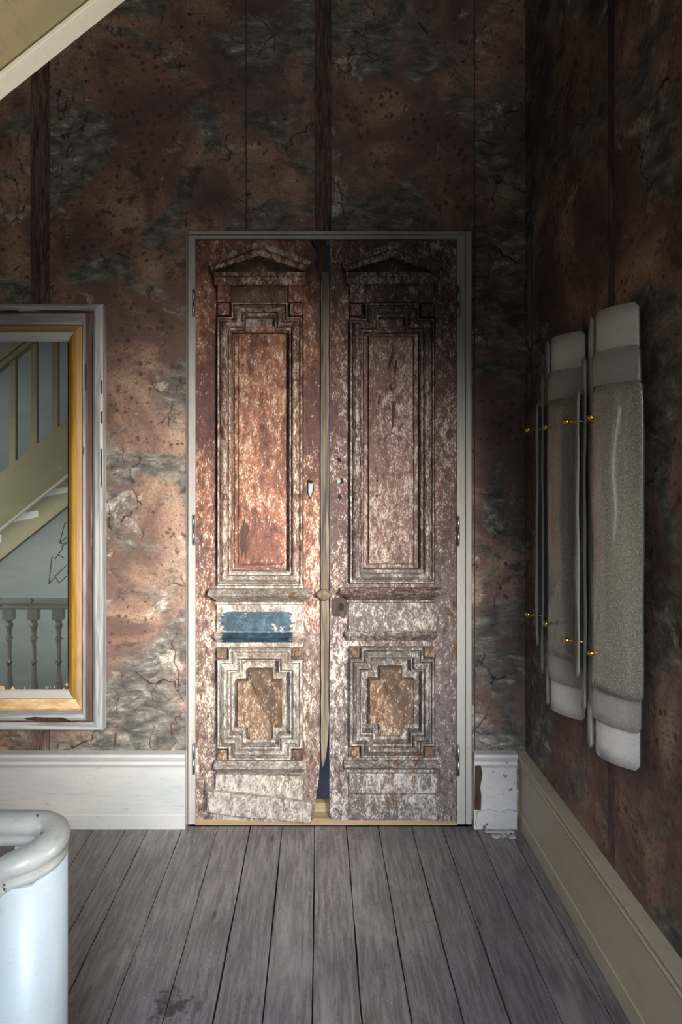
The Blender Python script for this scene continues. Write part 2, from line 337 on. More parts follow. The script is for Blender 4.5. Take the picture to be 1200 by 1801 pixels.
def prism(name, pts, y0, y1, mat, parent=None, bev=0.0, loc=(0,0,0)):
    """outline in x/z, front face at y0 (towards the room), back at y1"""
    bm = bmesh.new(); a = [bm.verts.new((x, y0, z)) for x, z in pts]; b = [bm.verts.new((x, y1, z)) for x, z in pts]
    f = bm.faces.new(a); bm.faces.new(b[::-1]); n = len(pts)
    for i in range(n): bm.faces.new((a[i], b[i], b[(i+1) % n], a[(i+1) % n]))
    if bev: bmesh.ops.bevel(bm, geom=list(f.edges), offset=bev, segments=2, affect='EDGES', profile=0.6)
    return mesh_obj(name, bm, mat, parent, loc)
def pq(pts, y): return [at(px, py, y) for px, py in pts]
def pprism(name, pts, y0, y1, mat, parent, bev=0.002): return prism(name, pq(pts, y0), y0, y1, mat, parent, bev)
def pbox(name, x0, y0, x1, y1, yf, yb, mat, parent, bev=0.003):
    return pprism(name, [(x0,y1),(x1,y1),(x1,y0),(x0,y0)], yf, yb, mat, parent, bev)
def rough_line(p, q, n, amp):
    out = []
    for i in range(1, n):
        t = i/n; out.append((p[0]+(q[0]-p[0])*t+random.uniform(-amp, amp), p[1]+(q[1]-p[1])*t+random.uniform(-amp, amp)*0.5))
    return out
def offset_poly(P, d):
    """inset a rectilinear or polygonal outline by d (outline ordered anticlockwise in x/z)"""
    n = len(P); out = []
    for i in range(n):
        a, b, c = Vector(P[i-1]), Vector(P[i]), Vector(P[(i+1) % n])
        e1 = (b-a).normalized(); e2 = (c-b).normalized()
        n1 = Vector((-e1.y, e1.x)); n2 = Vector((-e2.y, e2.x))
        k = 1+n1.dot(n2); out.append(b+(n1+n2)*(d/max(k, 0.2)))
    return out
def moulding(name, P, prof, mat, parent, jit=0.0012):
    """one mitred length of moulding for each side of the outline; prof = [(inset, y)]"""
    loops = [(offset_poly(P, d), y) for d, y in prof]; n = len(P); res = []
    for i in range(n):
        j = (i+1) % n; bm = bmesh.new(); dy = random.uniform(-jit, jit); rows = []
        for L, y in loops: rows.append((bm.verts.new((L[i].x, y+dy, L[i].y)), bm.verts.new((L[j].x, y+dy, L[j].y))))
        for r, s in zip(rows, rows[1:]): bm.faces.new((r[0], r[1], s[1], s[0]))
        yb = max(y for _, y in prof)+0.004
        k0 = [bm.verts.new((v.co.x, yb, v.co.z)) for v in rows[0]]; k1 = [bm.verts.new((v.co.x, yb, v.co.z)) for v in rows[-1]]
        bm.faces.new((k0[0], k0[1], rows[0][1], rows[0][0])); bm.faces.new((rows[-1][0], rows[-1][1], k1[1], k1[0]))
        bm.faces.new((k0[0], *[r[0] for r in rows], k1[0])); bm.faces.new((k1[1], *[r[1] for r in reversed(rows)], k0[1]))
        bm.faces.new((k0[1], k0[0], k1[0], k1[1]))
        m = mat[i] if isinstance(mat, (list, tuple)) else mat
        res.append(mesh_obj(name, bm, m, parent))
    return res
def add_lathe(bm, prof, cx, cy, seg=16):
    rings = []
    for r, z in prof:
        rings.append([bm.verts.new((cx+r*math.cos(2*PI*i/seg), cy+r*math.sin(2*PI*i/seg), z)) for i in range(seg)])
    for a, b in zip(rings, rings[1:]):
        for i in range(seg): bm.faces.new((a[i], a[(i+1) % seg], b[(i+1) % seg], b[i]))
    bm.faces.new(rings[0][::-1]); bm.faces.new(rings[-1])
def add_tube(bm, p, q, r, seg=10):
    p, q = Vector(p), Vector(q); d = (q-p).normalized(); u = d.orthogonal().normalized(); v = d.cross(u)
    A = [bm.verts.new(p+u*r*math.cos(2*PI*i/seg)+v*r*math.sin(2*PI*i/seg)) for i in range(seg)]
    B = [bm.verts.new(q+u*r*math.cos(2*PI*i/seg)+v*r*math.sin(2*PI*i/seg)) for i in range(seg)]
    for i in range(seg): bm.faces.new((A[i], A[(i+1) % seg], B[(i+1) % seg], B[i]))
    bm.faces.new(A[::-1]); bm.faces.new(B)
def add_ball(bm, c, r, seg=14):
    bmesh.ops.create_uvsphere(bm, u_segments=seg, v_segments=seg//2+1, radius=r, matrix=Matrix.Translation(c))
def sweep(name, path, prof, mat, parent, smooth=True):
    bm = bmesh.new(); rings = []; n = len(path)
    for i, p in enumerate(path):
        a = Vector(path[max(i-1, 0)]); b = Vector(path[min(i+1, n-1)]); t = (b-a).normalized()
        side = Vector((t.y, -t.x, 0)).normalized(); up = side.cross(t).normalized()
        if up.z < 0: up = -up
        rings.append([bm.verts.new(Vector(p)+side*u+up*v) for u, v in prof])
    m = len(prof)
    for A, B in zip(rings, rings[1:]):
        for i in range(m): bm.faces.new((A[i], A[(i+1) % m], B[(i+1) % m], B[i]))
    bm.faces.new(rings[0][::-1]); bm.faces.new(rings[-1])
    return mesh_obj(name, bm, mat, parent, smooth=smooth)
def place_copy(o, parent, dloc):
    c = o.copy(); COL.objects.link(c); c.parent = parent; c.location = Vector(o.location)+Vector(dloc); WL[c.name] = WL[o.name]; return c

# ------------------------------------------------------------------ room shell
ZT = 4.60; XR = 0.869; XL = -3.4
DX0, DX1 = at(331, 0)[0], at(830, 0)[0]; DZ = at(0, 406)[1]
bm = bmesh.new()
add_box(bm, XL, DX0, 0.0, 0.16, -2.2, ZT); add_box(bm, DX1, XR+0.16, 0.0, 0.16, -2.2, ZT); add_box(bm, DX0, DX1, 0.0, 0.16, DZ, ZT)
add_box(bm, DX0, DX1, 0.0, 0.16, -2.2, -0.03)
wall_back = tag(mesh_obj('wall_back', bm, 'plaster'), 'weathered wall around the double door, hung with mottled wallpaper', kind='structure')
WY0, WY1, WZ0, WZ1 = -3.15, -2.25, 0.75, 2.15
bm = bmesh.new()
add_box(bm, XR, XR+0.16, WY1, 0.0, -0.05, ZT); add_box(bm, XR, XR+0.16, -4.6, WY0, -0.05, ZT)
add_box(bm, XR, XR+0.16, WY0, WY1, -0.05, WZ0); add_box(bm, XR, XR+0.16, WY0, WY1, WZ1, ZT)
wall_right = tag(mesh_obj('wall_right', bm, 'plaster'), 'dark side wall with streaked wallpaper behind the glass wall lights', kind='structure')
tag(box('wall_left', XL-0.1, XL, -2.6, 0.16, -2.2, ZT, 'bluewall'), 'blue grey wall closing the stair landing', kind='structure')
tag(box('wall_stair', XL, -0.62, -2.56, -2.44, -2.2, ZT, 'bluewall'), 'blue grey wall behind the stairs, seen in the mirror', kind='structure')
tag(box('wall_beyond', DX0-0.6, DX1+0.6, 0.9, 0.95, -0.1, 2.9, 'far'), 'dark blue grey wall of the room beyond the doors', kind='structure')
tag(box('floor_beyond', DX0-0.6, DX1+0.6, 0.17, 0.899, -0.06, -0.012, 'far'), 'dark blue grey floor of the room beyond the doors', kind='structure')
tag(box('ceiling', XL-0.1, XR+0.16, -3.4, 0.16, ZT, ZT+0.1, 'plaster'), 'dark ceiling over the landing', kind='structure')

def sheet(pts, par, y=-0.002):
    prism('wallpaper_sheet', [at(px, py) for px, py in pts], y, -0.0003, 'paper', par)
TOP, BOT, G = -470, 1440, 1.0
def colsheet(a, b): sheet([(a+G,BOT),(b-G,BOT),(b-G,TOP),(a+G,TOP)], wall_back, -0.002-random.random()*0.0008)
for a, b in ((-850,-444),(-412,-66),(-66,55),(835,925)): colsheet(a, b)
sheet([(87+G,BOT),(331,BOT),(331,406),(433-G,406),(433-G,TOP),(87+G,TOP)], wall_back)
sheet([(433+G,406),(555-G,406),(555-G,TOP),(433+G,TOP)], wall_back)
sheet([(582+G,406),(830,406),(830,BOT),(835-G,BOT),(835-G,TOP),(582+G,TOP)], wall_back)
def strip(a, b, z1):
    L = [(a, z1)]; 
    P = [at(a, BOT if z1 > 1000 else z1)]
    pts = [(a, z1), (b, z1)] + rough_line((b, z1), (b, TOP), 26, 1.6) + [(b, TOP), (a, TOP)] + rough_line((a, TOP), (a, z1), 26, 1.6)
    prism('torn_edge_strip', [at(x, y) for x, y in pts], -0.0035, -0.0002, 'bark', wall_back)
strip(55, 87, BOT); strip(555, 582, 406); strip(-444, -412, BOT)
def ysheet(y0, y1, name='wallpaper_sheet', mat='paper', t=0.002):
    box(name, XR-t, XR-0.0003, y1, y0, 0.05, ZT-0.01, mat, wall_right)
for a, b in ((-0.003,-0.086),(-0.094,-0.650),(-0.653,-0.852),(-0.897,-1.42),(-1.423,WY1)): ysheet(a, b)
ysheet(-0.852, -0.897, 'torn_edge_strip', 'bark', 0.0035); ysheet(-0.086, -0.094, 'torn_edge_strip', 'bark', 0.003)

# window in the side wall, behind the viewer's shoulder: this is where the daylight comes from
win = tag(empty('window_1', (XR+0.08, (WY0+WY1)/2, WZ0)), 'tall side window lighting the landing', kind='structure')
for a in ((WY0,WY0+0.05,WZ0,WZ1),(WY1-0.05,WY1,WZ0,WZ1),(WY0+0.05,WY1-0.05,WZ0,WZ0+0.05),(WY0+0.05,WY1-0.05,WZ1-0.05,WZ1)):
    box('window_frame', XR+0.05, XR+0.11, *a, 'white', win, 0.004)
box('glazing_bar', XR+0.06, XR+0.10, (WY0+WY1)/2-0.015, (WY0+WY1)/2+0.015, WZ0+0.05, WZ1-0.05, 'white', win, 0.003)

added_win3 = tag(empty('added_window_3', (XR-0.01, -1.56, 0.8)), 'narrow window frame added for the fill lamp beside the stairs', kind='structure')  # made-up window: bare frame on the solid wall for the side lamp
for a in ((-1.74,-1.71,0.8,1.5),(-1.41,-1.38,0.8,1.5),(-1.71,-1.41,0.8,0.83),(-1.71,-1.41,1.47,1.5)): box('window_frame', XR-0.028, XR-0.004, *a, 'white', added_win3, 0.003)
added_win2 = tag(empty('added_window_2', (XL+0.01, -0.85, 0.9)), 'window frame added on the stair landing for the fill lamp', kind='structure')  # made-up window: frame only, behind the added stair lamp
for a in ((-1.36,-1.31,0.9,2.1),(-0.39,-0.34,0.9,2.1),(-1.31,-0.39,0.9,0.95),(-1.31,-0.39,2.05,2.1)): box('window_frame', XL+0.001, XL+0.05, *a, 'white', added_win2, 0.004)
# ------------------------------------------------------------------ floor
WELL_X, WELL_Y = -0.668, -1.40
bm = bmesh.new()
add_box(bm, XL, WELL_X, WELL_Y-0.03, 0.0, -0.14, -0.026); add_box(bm, WELL_X, XR, -4.6, 0.0, -0.14, -0.026)
add_box(bm, DX0, DX1, 0.0, 0.165, -0.14, -0.03)
floor = tag(mesh_obj('floor', bm, 'subfloor'), 'wide greyed pine floorboards', kind='structure')
seams = [168,223.5,262.5,322.5,384,441,497,553.4,609.5,665.6,724,777,835.6,893,927]
left = [168-56*i for i in range(22, 0, -1)]
seams = left+seams
for a, b in zip(seams, seams[1:]):
    x0, x1 = at(a, 0)[0], at(b, 0)[0]; x0 = max(x0, XL+0.002); x1 = min(x1, XR-0.001); g = 0.0022 if b not in (384,893) else 0.0012
    yb = WELL_Y-0.035 if x0 < WELL_X-0.02 else -4.55
    bmf = bmesh.new(); n = 24; ys = [-0.001+(yb+0.001)*i/n for i in range(n+1)]; dz = random.uniform(-0.0012, 0.0)
    L = [bmf.verts.new((x0+g*random.uniform(0.4,1.5), y, dz)) for y in ys]; R = [bmf.verts.new((x1-g*random.uniform(0.4,1.5), y, dz)) for y in ys]
    L2 = [bmf.verts.new((v.co.x, v.co.y, -0.024)) for v in L]; R2 = [bmf.verts.new((v.co.x, v.co.y, -0.024)) for v in R]
    for i in range(n):
        bmf.faces.new((L[i], R[i], R[i+1], L[i+1])); bmf.faces.new((L[i], L[i+1], L2[i+1], L2[i])); bmf.faces.new((R[i], R2[i], R2[i+1], R[i+1]))
    bmf.faces.new((L[0], L2[0], R2[0], R[0])); bmf.faces.new((L[-1], R[-1], R2[-1], L2[-1]))
    mesh_obj('floor_board', bmf, 'floor', floor)
tag(box('trim_1', XL, WELL_X, WELL_Y-0.062, WELL_Y-0.037, -0.30, 0.004, 'rail', None, 0.006), 'painted nosing along the edge of the stairwell', kind='structure')

# ------------------------------------------------------------------ skirting boards
H = 0.317
def skirt_profile(t=0.028):
    return [(0,0),(t,0),(t,0.058),(t-0.003,0.062),(t-0.003,H-0.062),(t+0.002,H-0.052),(t+0.006,H-0.045),(t+0.002,H-0.036),(t+0.008,H-0.026),(t+0.014,H-0.012),(t+0.012,H-0.002),(0,H)]
def skirt(name, p0, p1, inward, mat, label, prof=None):
    prof = prof or skirt_profile(); bm = bmesh.new(); p0, p1, inw = Vector(p0), Vector(p1), Vector(inward)
    A = [bm.verts.new(p0+inw*d+Vector((0,0,z))) for d, z in prof]; B = [bm.verts.new(p1+inw*d+Vector((0,0,z))) for d, z in prof]; n = len(prof)
    for i in range(n): bm.faces.new((A[i], A[(i+1) % n], B[(i+1) % n], B[i]))
    bm.faces.new(A); bm.faces.new(B[::-1])
    return tag(mesh_obj(name, bm, mat), label, kind='structure')
skirt('baseboard_left', (XL, -0.003, 0.0005), (at(326,0,-0.03)[0], -0.003, 0.0005), (0,-1,0), 'skirt', 'tall worn white skirting left of the doors, under the mirror')
bb = skirt('baseboard_back', (at(834,0,-0.03)[0], -0.003, 0.0005), (XR-0.045, -0.003, 0.0005), (0,-1,0), 'skirt_d', 'short stub of skirting with peeling white paint right of the doors')
skirt('baseboard_right', (XR-0.003, -0.004, 0.0005), (XR-0.003, -4.5, 0.0005), (-1,0,0), 'skirt_r', 'long cream skirting running along the side wall')
# where the casing was pulled off, raw brown timber shows on the stub
prism('bare_wood_patch', pq([(835,1424),(846,1425),(847,1400),(845,1385),(849,1360),(846,1347),(836,1342)], -0.033), -0.0335, -0.03, 'char', bb)
prism('loose_plaster_lump', pq([(836,1450),(868,1452),(898,1448),(908,1440),(910,1428),(895,1424),(880,1430),(862,1424),(840,1428)], -0.036), -0.040, -0.028, 'skirt_d', bb, 0.003)

# ------------------------------------------------------------------ door frame
YF = -0.012
fr = tag(empty('trim_2', ((DX0+DX1)/2, 0, 0)), 'narrow grey painted timber frame around the double door', kind='structure')
def fpost(px0, px1, pyt, yf, mat='frame'): pbox('jamb', px0, pyt, px1, 1450, yf, 0.05, mat, fr, 0.002)
fpost(331, 343.5, 419.5, -0.022); fpost(804.5, 818.5, 419.5, -0.020); fpost(819.8, 830, 406, -0.026)
pbox('head', 331, 406, 819, 412.2, -0.026, 0.05, 'frame', fr, 0.002); pbox('head', 331, 413, 819, 420.5, -0.020, 0.05, 'frame', fr, 0.002)
fpost(327.6, 330.2, 406, -0.010)
tag(pbox('door_threshold', 343.5, 1440, 805, 1452, -0.006, 0.05, 'pine', None, 0.002), 'new pine threshold strip under the old doors', 'threshold')
bpy.data.objects['door_threshold']['kind'] = 'structure'; del bpy.data.objects['door_threshold']['category']; bpy.data.objects['door_threshold'].name = 'trim_3'
tag(pbox('trim_4', 549, 1412, 584, 1441, 0.052, 0.09, 'pine', None, 0.002), 'pine stop block showing in the gap between the doors', kind='structure')

# ------------------------------------------------------------------ door leaves
def leaf(side):
    Lf = side == 'L'
    pm = 'dl' if Lf else 'dr'; pp = 'dlp' if Lf else 'drp'; lo = 'lowl' if Lf else 'lowr'
    # key columns/rows in px
    if Lf: c = dict(e0=344.2, s0=381, s1=533.5, e1=563.5, st0=405.5, st1=508, step=556, ft=531, fb=1031, i0=409.5, i1=507, it=583, ib=1002, p0=420, p1=500, pt=589, pb=991,
                    ml=364, mr=550, mt=1040, mb=1063, bl=381, br=535, bt=1064, bbm=1121, lt=1140, lb=1338, cl=417, cr=496, ct=1195, cb=1277, vl=437, vr=480, vt=1176, vb=1298,
                    pa=(455,423), pl=(365,459), prr=(549,460), li=(372,477), la=(455,449), ri=(535,476), el=377, er=536, eb=501)
    else: c = dict(e0=803.8, s0=765.5, s1=614, e1=580, st0=641, st1=738.5, step=559, ft=532, fb=1027, i0=637, i1=739, it=583, ib=1001, p0=649, p1=726, pt=592, pb=991,
                    ml=599, mr=781, mt=1038, mb=1059, bl=613, br=768, bt=1060, bbm=1118, lt=1138, lb=1333, cl=648, cr=728, ct=1193, cb=1271, vl=667, vr=707, vt=1172, vb=1292,
                    pa=(690.5,423.5), pl=(600,460), prr=(783,462), li=(609,477), la=(690.5,452), ri=(770,477), el=610, er=769, eb=499)
    X0, X1 = min(c['s0'], c['s1']), max(c['s0'], c['s1'])
    root = empty('door_1' if Lf else 'door_2', ((at((X0+X1)/2, 0)[0]), 0.0, 0.0))
    tag(root, 'left door leaf with lit red flaking paint, blue patch and crooked kick board' if Lf else
        'right door leaf with duller grey brown flaking paint and empty lock hole', kind='structure')
    yb = 0.035
    # stiles and rails
    if Lf:
        pbox('stile', c['e0'], 421.5, c['s0']-0.2, 1441, YF, yb, pm, root, 0.002)
        pts = [(533.7,1447),(546,1449)] + [(552,1437),(554,1420),(557,1395),(561,1370),(563,1340)] + rough_line((563.5,1330),(563.5,500),40,0.7) + [(563.5,490),(558,470),(560,452),(555,440),(547,430),(541,421.5),(533.7,421.5)]
        pprism('stile', pts, YF, yb, pm, root, 0.002)
        bot = [(c['s0'],1441.5),(c['s1'],1447)]
    else:
        pbox('stile', c['s0']+0.2, 421.5, c['e0'], 1444, YF, yb, pm, root, 0.002)
        pts = [(613.8,1444),(613.8,421.5),(581,421.5)] + rough_line((580.5,430),(580,1430),40,1.0) + [(582,1442)]
        pprism('stile', pts[::-1], YF, yb, pm, root, 0.002)
        bot = [(c['s1'],1443),(c['s0'],1443)]
    pbox('rail', X0, 421.5, X1, c['ft']+4, YF, yb, pm, root, 0.001)
    pbox('rail', X0, c['fb']-3, X1, c['lt']+4, YF, yb, pm if not Lf else lo, root, 0.001)
    pprism('rail', [(X0, bot[0][1]), (X1, bot[1][1]), (X1, c['lb']-4), (X0, c['lb']-4)], YF, yb, lo, root, 0.001)
    pbox('panel_backing', X0, c['ft'], X1, c['fb'], 0.014, yb, pm, root, 0)
    pbox('panel_backing', X0, c['lt'], X1, c['lb'], 0.014, yb, lo, root, 0)
    # pediment: two raking lengths, each with a projecting cap, and the tympanum board behind
    def rake(a, b, a2, b2, nm='pediment_rake'):
        y = -0.066; mo_ = 'dlm' if Lf else 'drm'
        o = pprism(nm, [a2, b2, b, a], y, YF, mo_, root, 0.003)
        mid = lambda p, q, t: (p[0]+(q[0]-p[0])*t, p[1]+(q[1]-p[1])*t)
        cap = pprism('cap_moulding', [mid(a, a2, 0.45), mid(b, b2, 0.45), b, a], y-0.016, y+0.002, mo_, o, 0.005)
    rake(c['pl'], c['pa'], c['li'], c['la']); rake(c['pa'], c['prr'], c['la'], c['ri'])
    pprism('tympanum', [(c['li'][0]+6,478),(c['ri'][0]-6,478),(c['la'][0],c['la'][1]-1)], YF-0.001, YF+0.002, 'rust', root, 0.0)
    # entablature
    mo2 = 'dlm' if Lf else 'drm'
    o = pbox('architrave', c['el'], 484, c['er'], c['eb'], YF-0.040, YF, mo2, root, 0.003)
    pbox('ledge', c['el']-1, 478.5, c['er']+1, 485, YF-0.050, YF, mo2, o, 0.003)
    pbox('frieze_block', c['el']+6, c['eb'], c['st0'], c['ft'], YF-0.030, YF, pm, root, 0.002)
    pbox('frieze_block', c['st1'], c['eb'], c['er']-5, c['ft'], YF-0.030, YF, pm, root, 0.002)
    pbox('frieze_panel', c['st0'], c['eb'], c['st1'], c['ft'], YF-0.006, YF, 'rust' if Lf else 'dr', root, 0.001)
    # eared bolection moulding of the tall panel
    O = [(X0,c['fb']),(X1,c['fb']),(X1,c['step']),(c['st1'],c['step']),(c['st1'],c['ft']),(c['st0'],c['ft']),(c['st0'],c['step']),(X0,c['step'])]
    ym = YF-0.030
    prof = [(0.003,YF),(0.003,ym-0.000),(0.006,ym-0.008),(0.011,ym-0.007),(0.012,ym+0.012),(0.017,ym+0.012),(0.018,ym-0.002),(0.030,ym-0.016),(0.040,ym-0.019),(0.045,ym-0.012),(0.046,ym+0.014),(0.051,ym+0.014),(0.052,ym+0.004),(0.057,ym+0.005),(0.060,ym+0.012),(0.062,0.014)]
    # lower side, right, ear..., left: pale undercoat dominates the bottom length
    mm_ = 'dlm' if Lf else 'drm'; mats = [lo]+[mm_]*7
    moulding('panel_moulding', pq(O, ym), [(d*0.98, y) for d, y in prof] if True else prof, mats, root)
    # small tablet and lintel inside the ear
    pbox('ear_tablet', c['st0']+16, c['ft']+18, c['st1']-16, c['it']-8, 0.004, 0.012, lo if Lf else pm, root, 0.002)
    pprism('panel_lintel', [(c['i0']-2,c['it']+2),(c['i1']+2,c['it']+2),(c['i1']-14,c['it']-9),(c['i0']+14,c['it']-9)], YF-0.010, 0.012, pm, root, 0.004)
    # raised field of the tall panel
    R = pq([(c['i0']+2,c['ib']-1),(c['i1']-2,c['ib']-1),(c['i1']-2,c['it']+1),(c['i0']+2,c['it']+1)], 0.0)
    moulding('panel_margin', R, [(0.004,0.012),(0.004,0.004),(0.016,0.0025),(0.019,0.000)], pp, root, 0.0004)
    pbox('raised_panel', c['p0'], c['pt'], c['p1'], c['pb'], -0.006, 0.014, pp, root, 0.003)
    # corner bosses
    def boss(x0, y0, x1, y1, ball, mat):
        o = pbox('corner_block', x0, y0, x1, y1, YF-0.024, YF, mat, root, 0.003)
        if ball:
            bm = bmesh.new(); cx, cz = at((x0+x1)/2, (y0+y1)/2, YF-0.02); add_ball(bm, (cx, YF-0.024, cz), abs(x1-x0)*0.42/420)
            bmesh.ops.scale(bm, vec=(1,0.7,1), space=Matrix.Translation((-cx, -(YF-0.024), -cz)), verts=bm.verts)
            mesh_obj('boss', bm, mat, o, smooth=True)
    boss(X0+2, c['ft']+2, X0+22, c['ft']+23, not Lf and False, pm); boss(X1-23, c['ft']+2, X1-1, c['ft']+24, True, pm)
    # middle cornice, tablet and its ledge
    mm = lo if Lf else pm
    def hmould(nm, xl, xr, yt, yb_, depth, mat, shrink):
        """a horizontal moulding with returned ends, wide at the top"""
        z = [at(0, v, YF-depth)[1] for v in (yt, yt+(yb_-yt)*0.35, yt+(yb_-yt)*0.6, yb_)]
        ins = [0.0, 0.0, shrink*0.5, shrink]; dep = [0.35*depth, depth, depth*0.72, depth*0.25]
        bm = bmesh.new(); rows = []
        for zz, s, d in zip(z, ins, dep):
            a, b = at(xl+s, 0, YF-depth)[0], at(xr-s, 0, YF-depth)[0]; k = d*0.5
            rows.append([bm.verts.new(p) for p in ((a, YF+0.001, zz), (a+0.0, YF-d+0.004, zz), (a+0.004, YF-d, zz), (b-0.004, YF-d, zz), (b, YF-d+0.004, zz), (b, YF+0.001, zz))])
        for A, B in zip(rows, rows[1:]):
            for i in range(5): bm.faces.new((A[i], A[i+1], B[i+1], B[i]))
            bm.faces.new((A[5], A[0], B[0], B[5]))
        bm.faces.new(rows[0]); bm.faces.new(rows[-1][::-1])
        return mesh_obj(nm, bm, mat, root)
    hmould('cornice_moulding', c['ml'], c['mr'], c['mt'], c['mb'], 0.075, mm, 15)
    tb = pbox('tablet', c['bl'], c['bt'], c['br'], c['bbm']-4, YF-0.016, YF, lo, root, 0.002)
    # incised round-ended cartouche: a raised fillet line
    x0, x1 = (386,521) if Lf else (622,759); y0, y1 = (1071,1115) if Lf else (1067,1112); pts = []
    r = (y1-y0)/2*0.78
    for cxx, a0, a1 in ((x1-r, -90, 90), (x0+r, 90, 270)):
        for i in range(13):
            a = math.radians(a0+(a1-a0)*i/12); pts.append((cxx+r*math.cos(a), (y0+y1)/2-math.sin(a)*(r if abs(math.sin(a)) < 0.9 else r*1.0)))
    yy = YF-0.016
    ca = prism('cartouche', pq(pts, yy), yy-0.0035, yy+0.001, 'blue' if Lf else lo, tb, 0.0015)
    if Lf: ca['label'] = 'round ended tablet with a remnant of blue paint'
    hmould('tablet_ledge', c['bl']-6, c['br']+2, c['bbm']-6, c['bbm']+12, 0.046, 'blue' if Lf else pm, 3)
    # lower panel: moulding stepped at all four corners
    s = 20; a, b, t, u = X0, X1, c['lt'], c['lb']
    O = [(a+s,u),(b-s,u),(b-s,u-s),(b,u-s),(b,t+s),(b-s,t+s),(b-s,t),(a+s,t),(a+s,t+s),(a,t+s),(a,u-s),(a+s,u-s)]
    prof2 = [(0.002,YF),(0.002,ym-0.000),(0.006,ym-0.008),(0.012,ym-0.007),(0.013,ym+0.012),(0.018,ym+0.012),(0.019,ym-0.000),(0.032,ym-0.015),(0.039,ym-0.015),(0.043,ym-0.008),(0.044,ym+0.013),(0.048,ym+0.013),(0.049,ym+0.004),(0.054,ym+0.006),(0.057,0.014)]
    moulding('panel_moulding', pq(O, ym), prof2, lo, root)
    for q, (bx, by) in enumerate(((a,t),(b-s+1,t),(a,u-s+1),(b-s+1,u-s+1))):
        boss(bx+0.5, by+0.5, bx+s-1.5, by+s-1.5, q in ((1,3) if Lf else (0,2)), 'rust')
    # faceted cross in the lower panel
    ycf = -0.002; P = [(c['vl'],c['vb']),(c['vr'],c['vb']),(c['vr'],c['cb']),(c['cr'],c['cb']),(c['cr'],c['ct']),(c['vr'],c['ct']),(c['vr'],c['vt']),(c['vl'],c['vt']),(c['vl'],c['ct']),(c['cl'],c['ct']),(c['cl'],c['cb']),(c['vl'],c['cb'])]
    Q = pq(P, ycf); ins = offset_poly(Q, 0.006); bm = bmesh.new()
    A = [bm.verts.new((x, 0.016, z)) for x, z in Q]; B = [bm.verts.new((x, -0.015, z)) for x, z in Q]; C = [bm.verts.new((p.x, -0.028, p.y)) for p in ins]
    cx, cz = at((c['cl']+c['cr'])/2, (c['ct']+c['cb'])/2+2, ycf); n = 12
    ctr = bm.verts.new((cx, 0.008, cz))
    V = {i: C[i] for i in range(n)}
    for i in range(n):
        j = (i+1) % n
        bm.faces.new((A[i], A[j], B[j], B[i])); bm.faces.new((B[i], B[j], C[j], C[i]))
        f = bm.faces.new((C[i], C[j], ctr))
    # arm faces swell towards the outer ends and dip along the re-entrant diagonals
    for i in (2, 5, 8, 11): C[i].co.y += 0.020
    mesh_obj('cross_panel', bm, 'cross', root)
    # foot: ledge, board and kick board
    hmould('plinth_moulding', 375 if Lf else 606, 538 if Lf else 774, 1345, 1366 if Lf else 1361, 0.055, lo, 4)
    if Lf:
        pprism('plinth_board', [(379,1398),(405,1401),(440,1405),(480,1408),(533,1414),(534.5,1366),(379.5,1362)], YF-0.030, YF, lo, root, 0.003)
        pprism('kick_board', [(363.5,1429),(420,1436),(500,1443),(540,1448),(546.5,1446),(549,1413),(480,1404),(420,1397),(365,1392)], YF-0.052, YF-0.0, lo, root, 0.004)
    else:
        pbox('plinth_board', 614, 1361, 769, 1396, YF-0.018, YF, lo, root, 0.003); pbox('kick_board', 614, 1397.5, 769, 1441, YF-0.021, YF, lo, root, 0.003)
    # hinges
    for y0, y1 in (((510,555),(906,957),(1309,1360)) if Lf else ((505,557),(909,958),(1313,1363))):
        xh = 340.8 if Lf else 806.6; yk = -0.026; bm = bmesh.new()
        xa, za = at(xh, y1, yk); _, zb = at(xh, y0, yk); zm = (za+zb)/2
        add_tube(bm, (xa, yk, za), (xa, yk, zm-0.001), 0.0055); add_tube(bm, (xa, yk, zm+0.001), (xa, yk, zb), 0.0055)
        add_ball(bm, (xa, yk, zb+0.001), 0.0055, 8); add_ball(bm, (xa, yk, za-0.001), 0.0055, 8)
        mesh_obj('hinge', bm, 'steel', root, smooth=True)
    return root
door1 = leaf('L'); door2 = leaf('R')
# things only one leaf has
pts = [(565.5,1338),(567,1352),(570,1344),(574,1330),(577,1300)] + rough_line((578.5,1290),(578.8,490),30,0.5) + [(578,478),(566,478)] + rough_line((565,490),(565,1320),30,0.4)
pprism('astragal', pts, -0.030, 0.0, 'astragal', door1, 0.004)
for dx in (569.5, 574.5): pbox('bead', dx-1.3, 482, dx+1.3, 1036, -0.036, -0.026, 'astragal', door1, 0.002)
bm = bmesh.new(); cx, z0 = at(570, 1055, -0.045); z1 = at(0, 1039, -0.045)[1]
hz = z1-z0; add_lathe(bm, [(0.012,z0-0.004),(0.016,z0),(0.030,z0+hz*0.25),(0.038,z0+hz*0.5),(0.036,z0+hz*0.68),(0.024,z0+hz*0.85),(0.016,z1),(0.014,z1+0.004)], cx, -0.030, 20)
mesh_obj('astragal_collar', bm, 'astragal', door1, smooth=True)
pprism('charred_corner', [(548,424),(552,432),(556,440),(558,452),(555,470),(560,492),(569,484),(571,470),(572,450),(570,432),(574,421),(560,418),(552,420)], -0.016, 0.02, 'char', door1, 0.003)
def escutcheon(pts, root):
    pprism('torn_lock_plate', pts, YF-0.004, YF+0.001, 'zinc', root, 0.0005)
pprism('lock_hole', [(540,866),(546,880),(549,869),(553,862),(551,846),(540,843)], YF-0.0012, YF+0.002, 'black', door1, 0)
escutcheon([(542.5,866),(546,875),(550.5,862),(551,848),(547,852),(543,848)], door1)
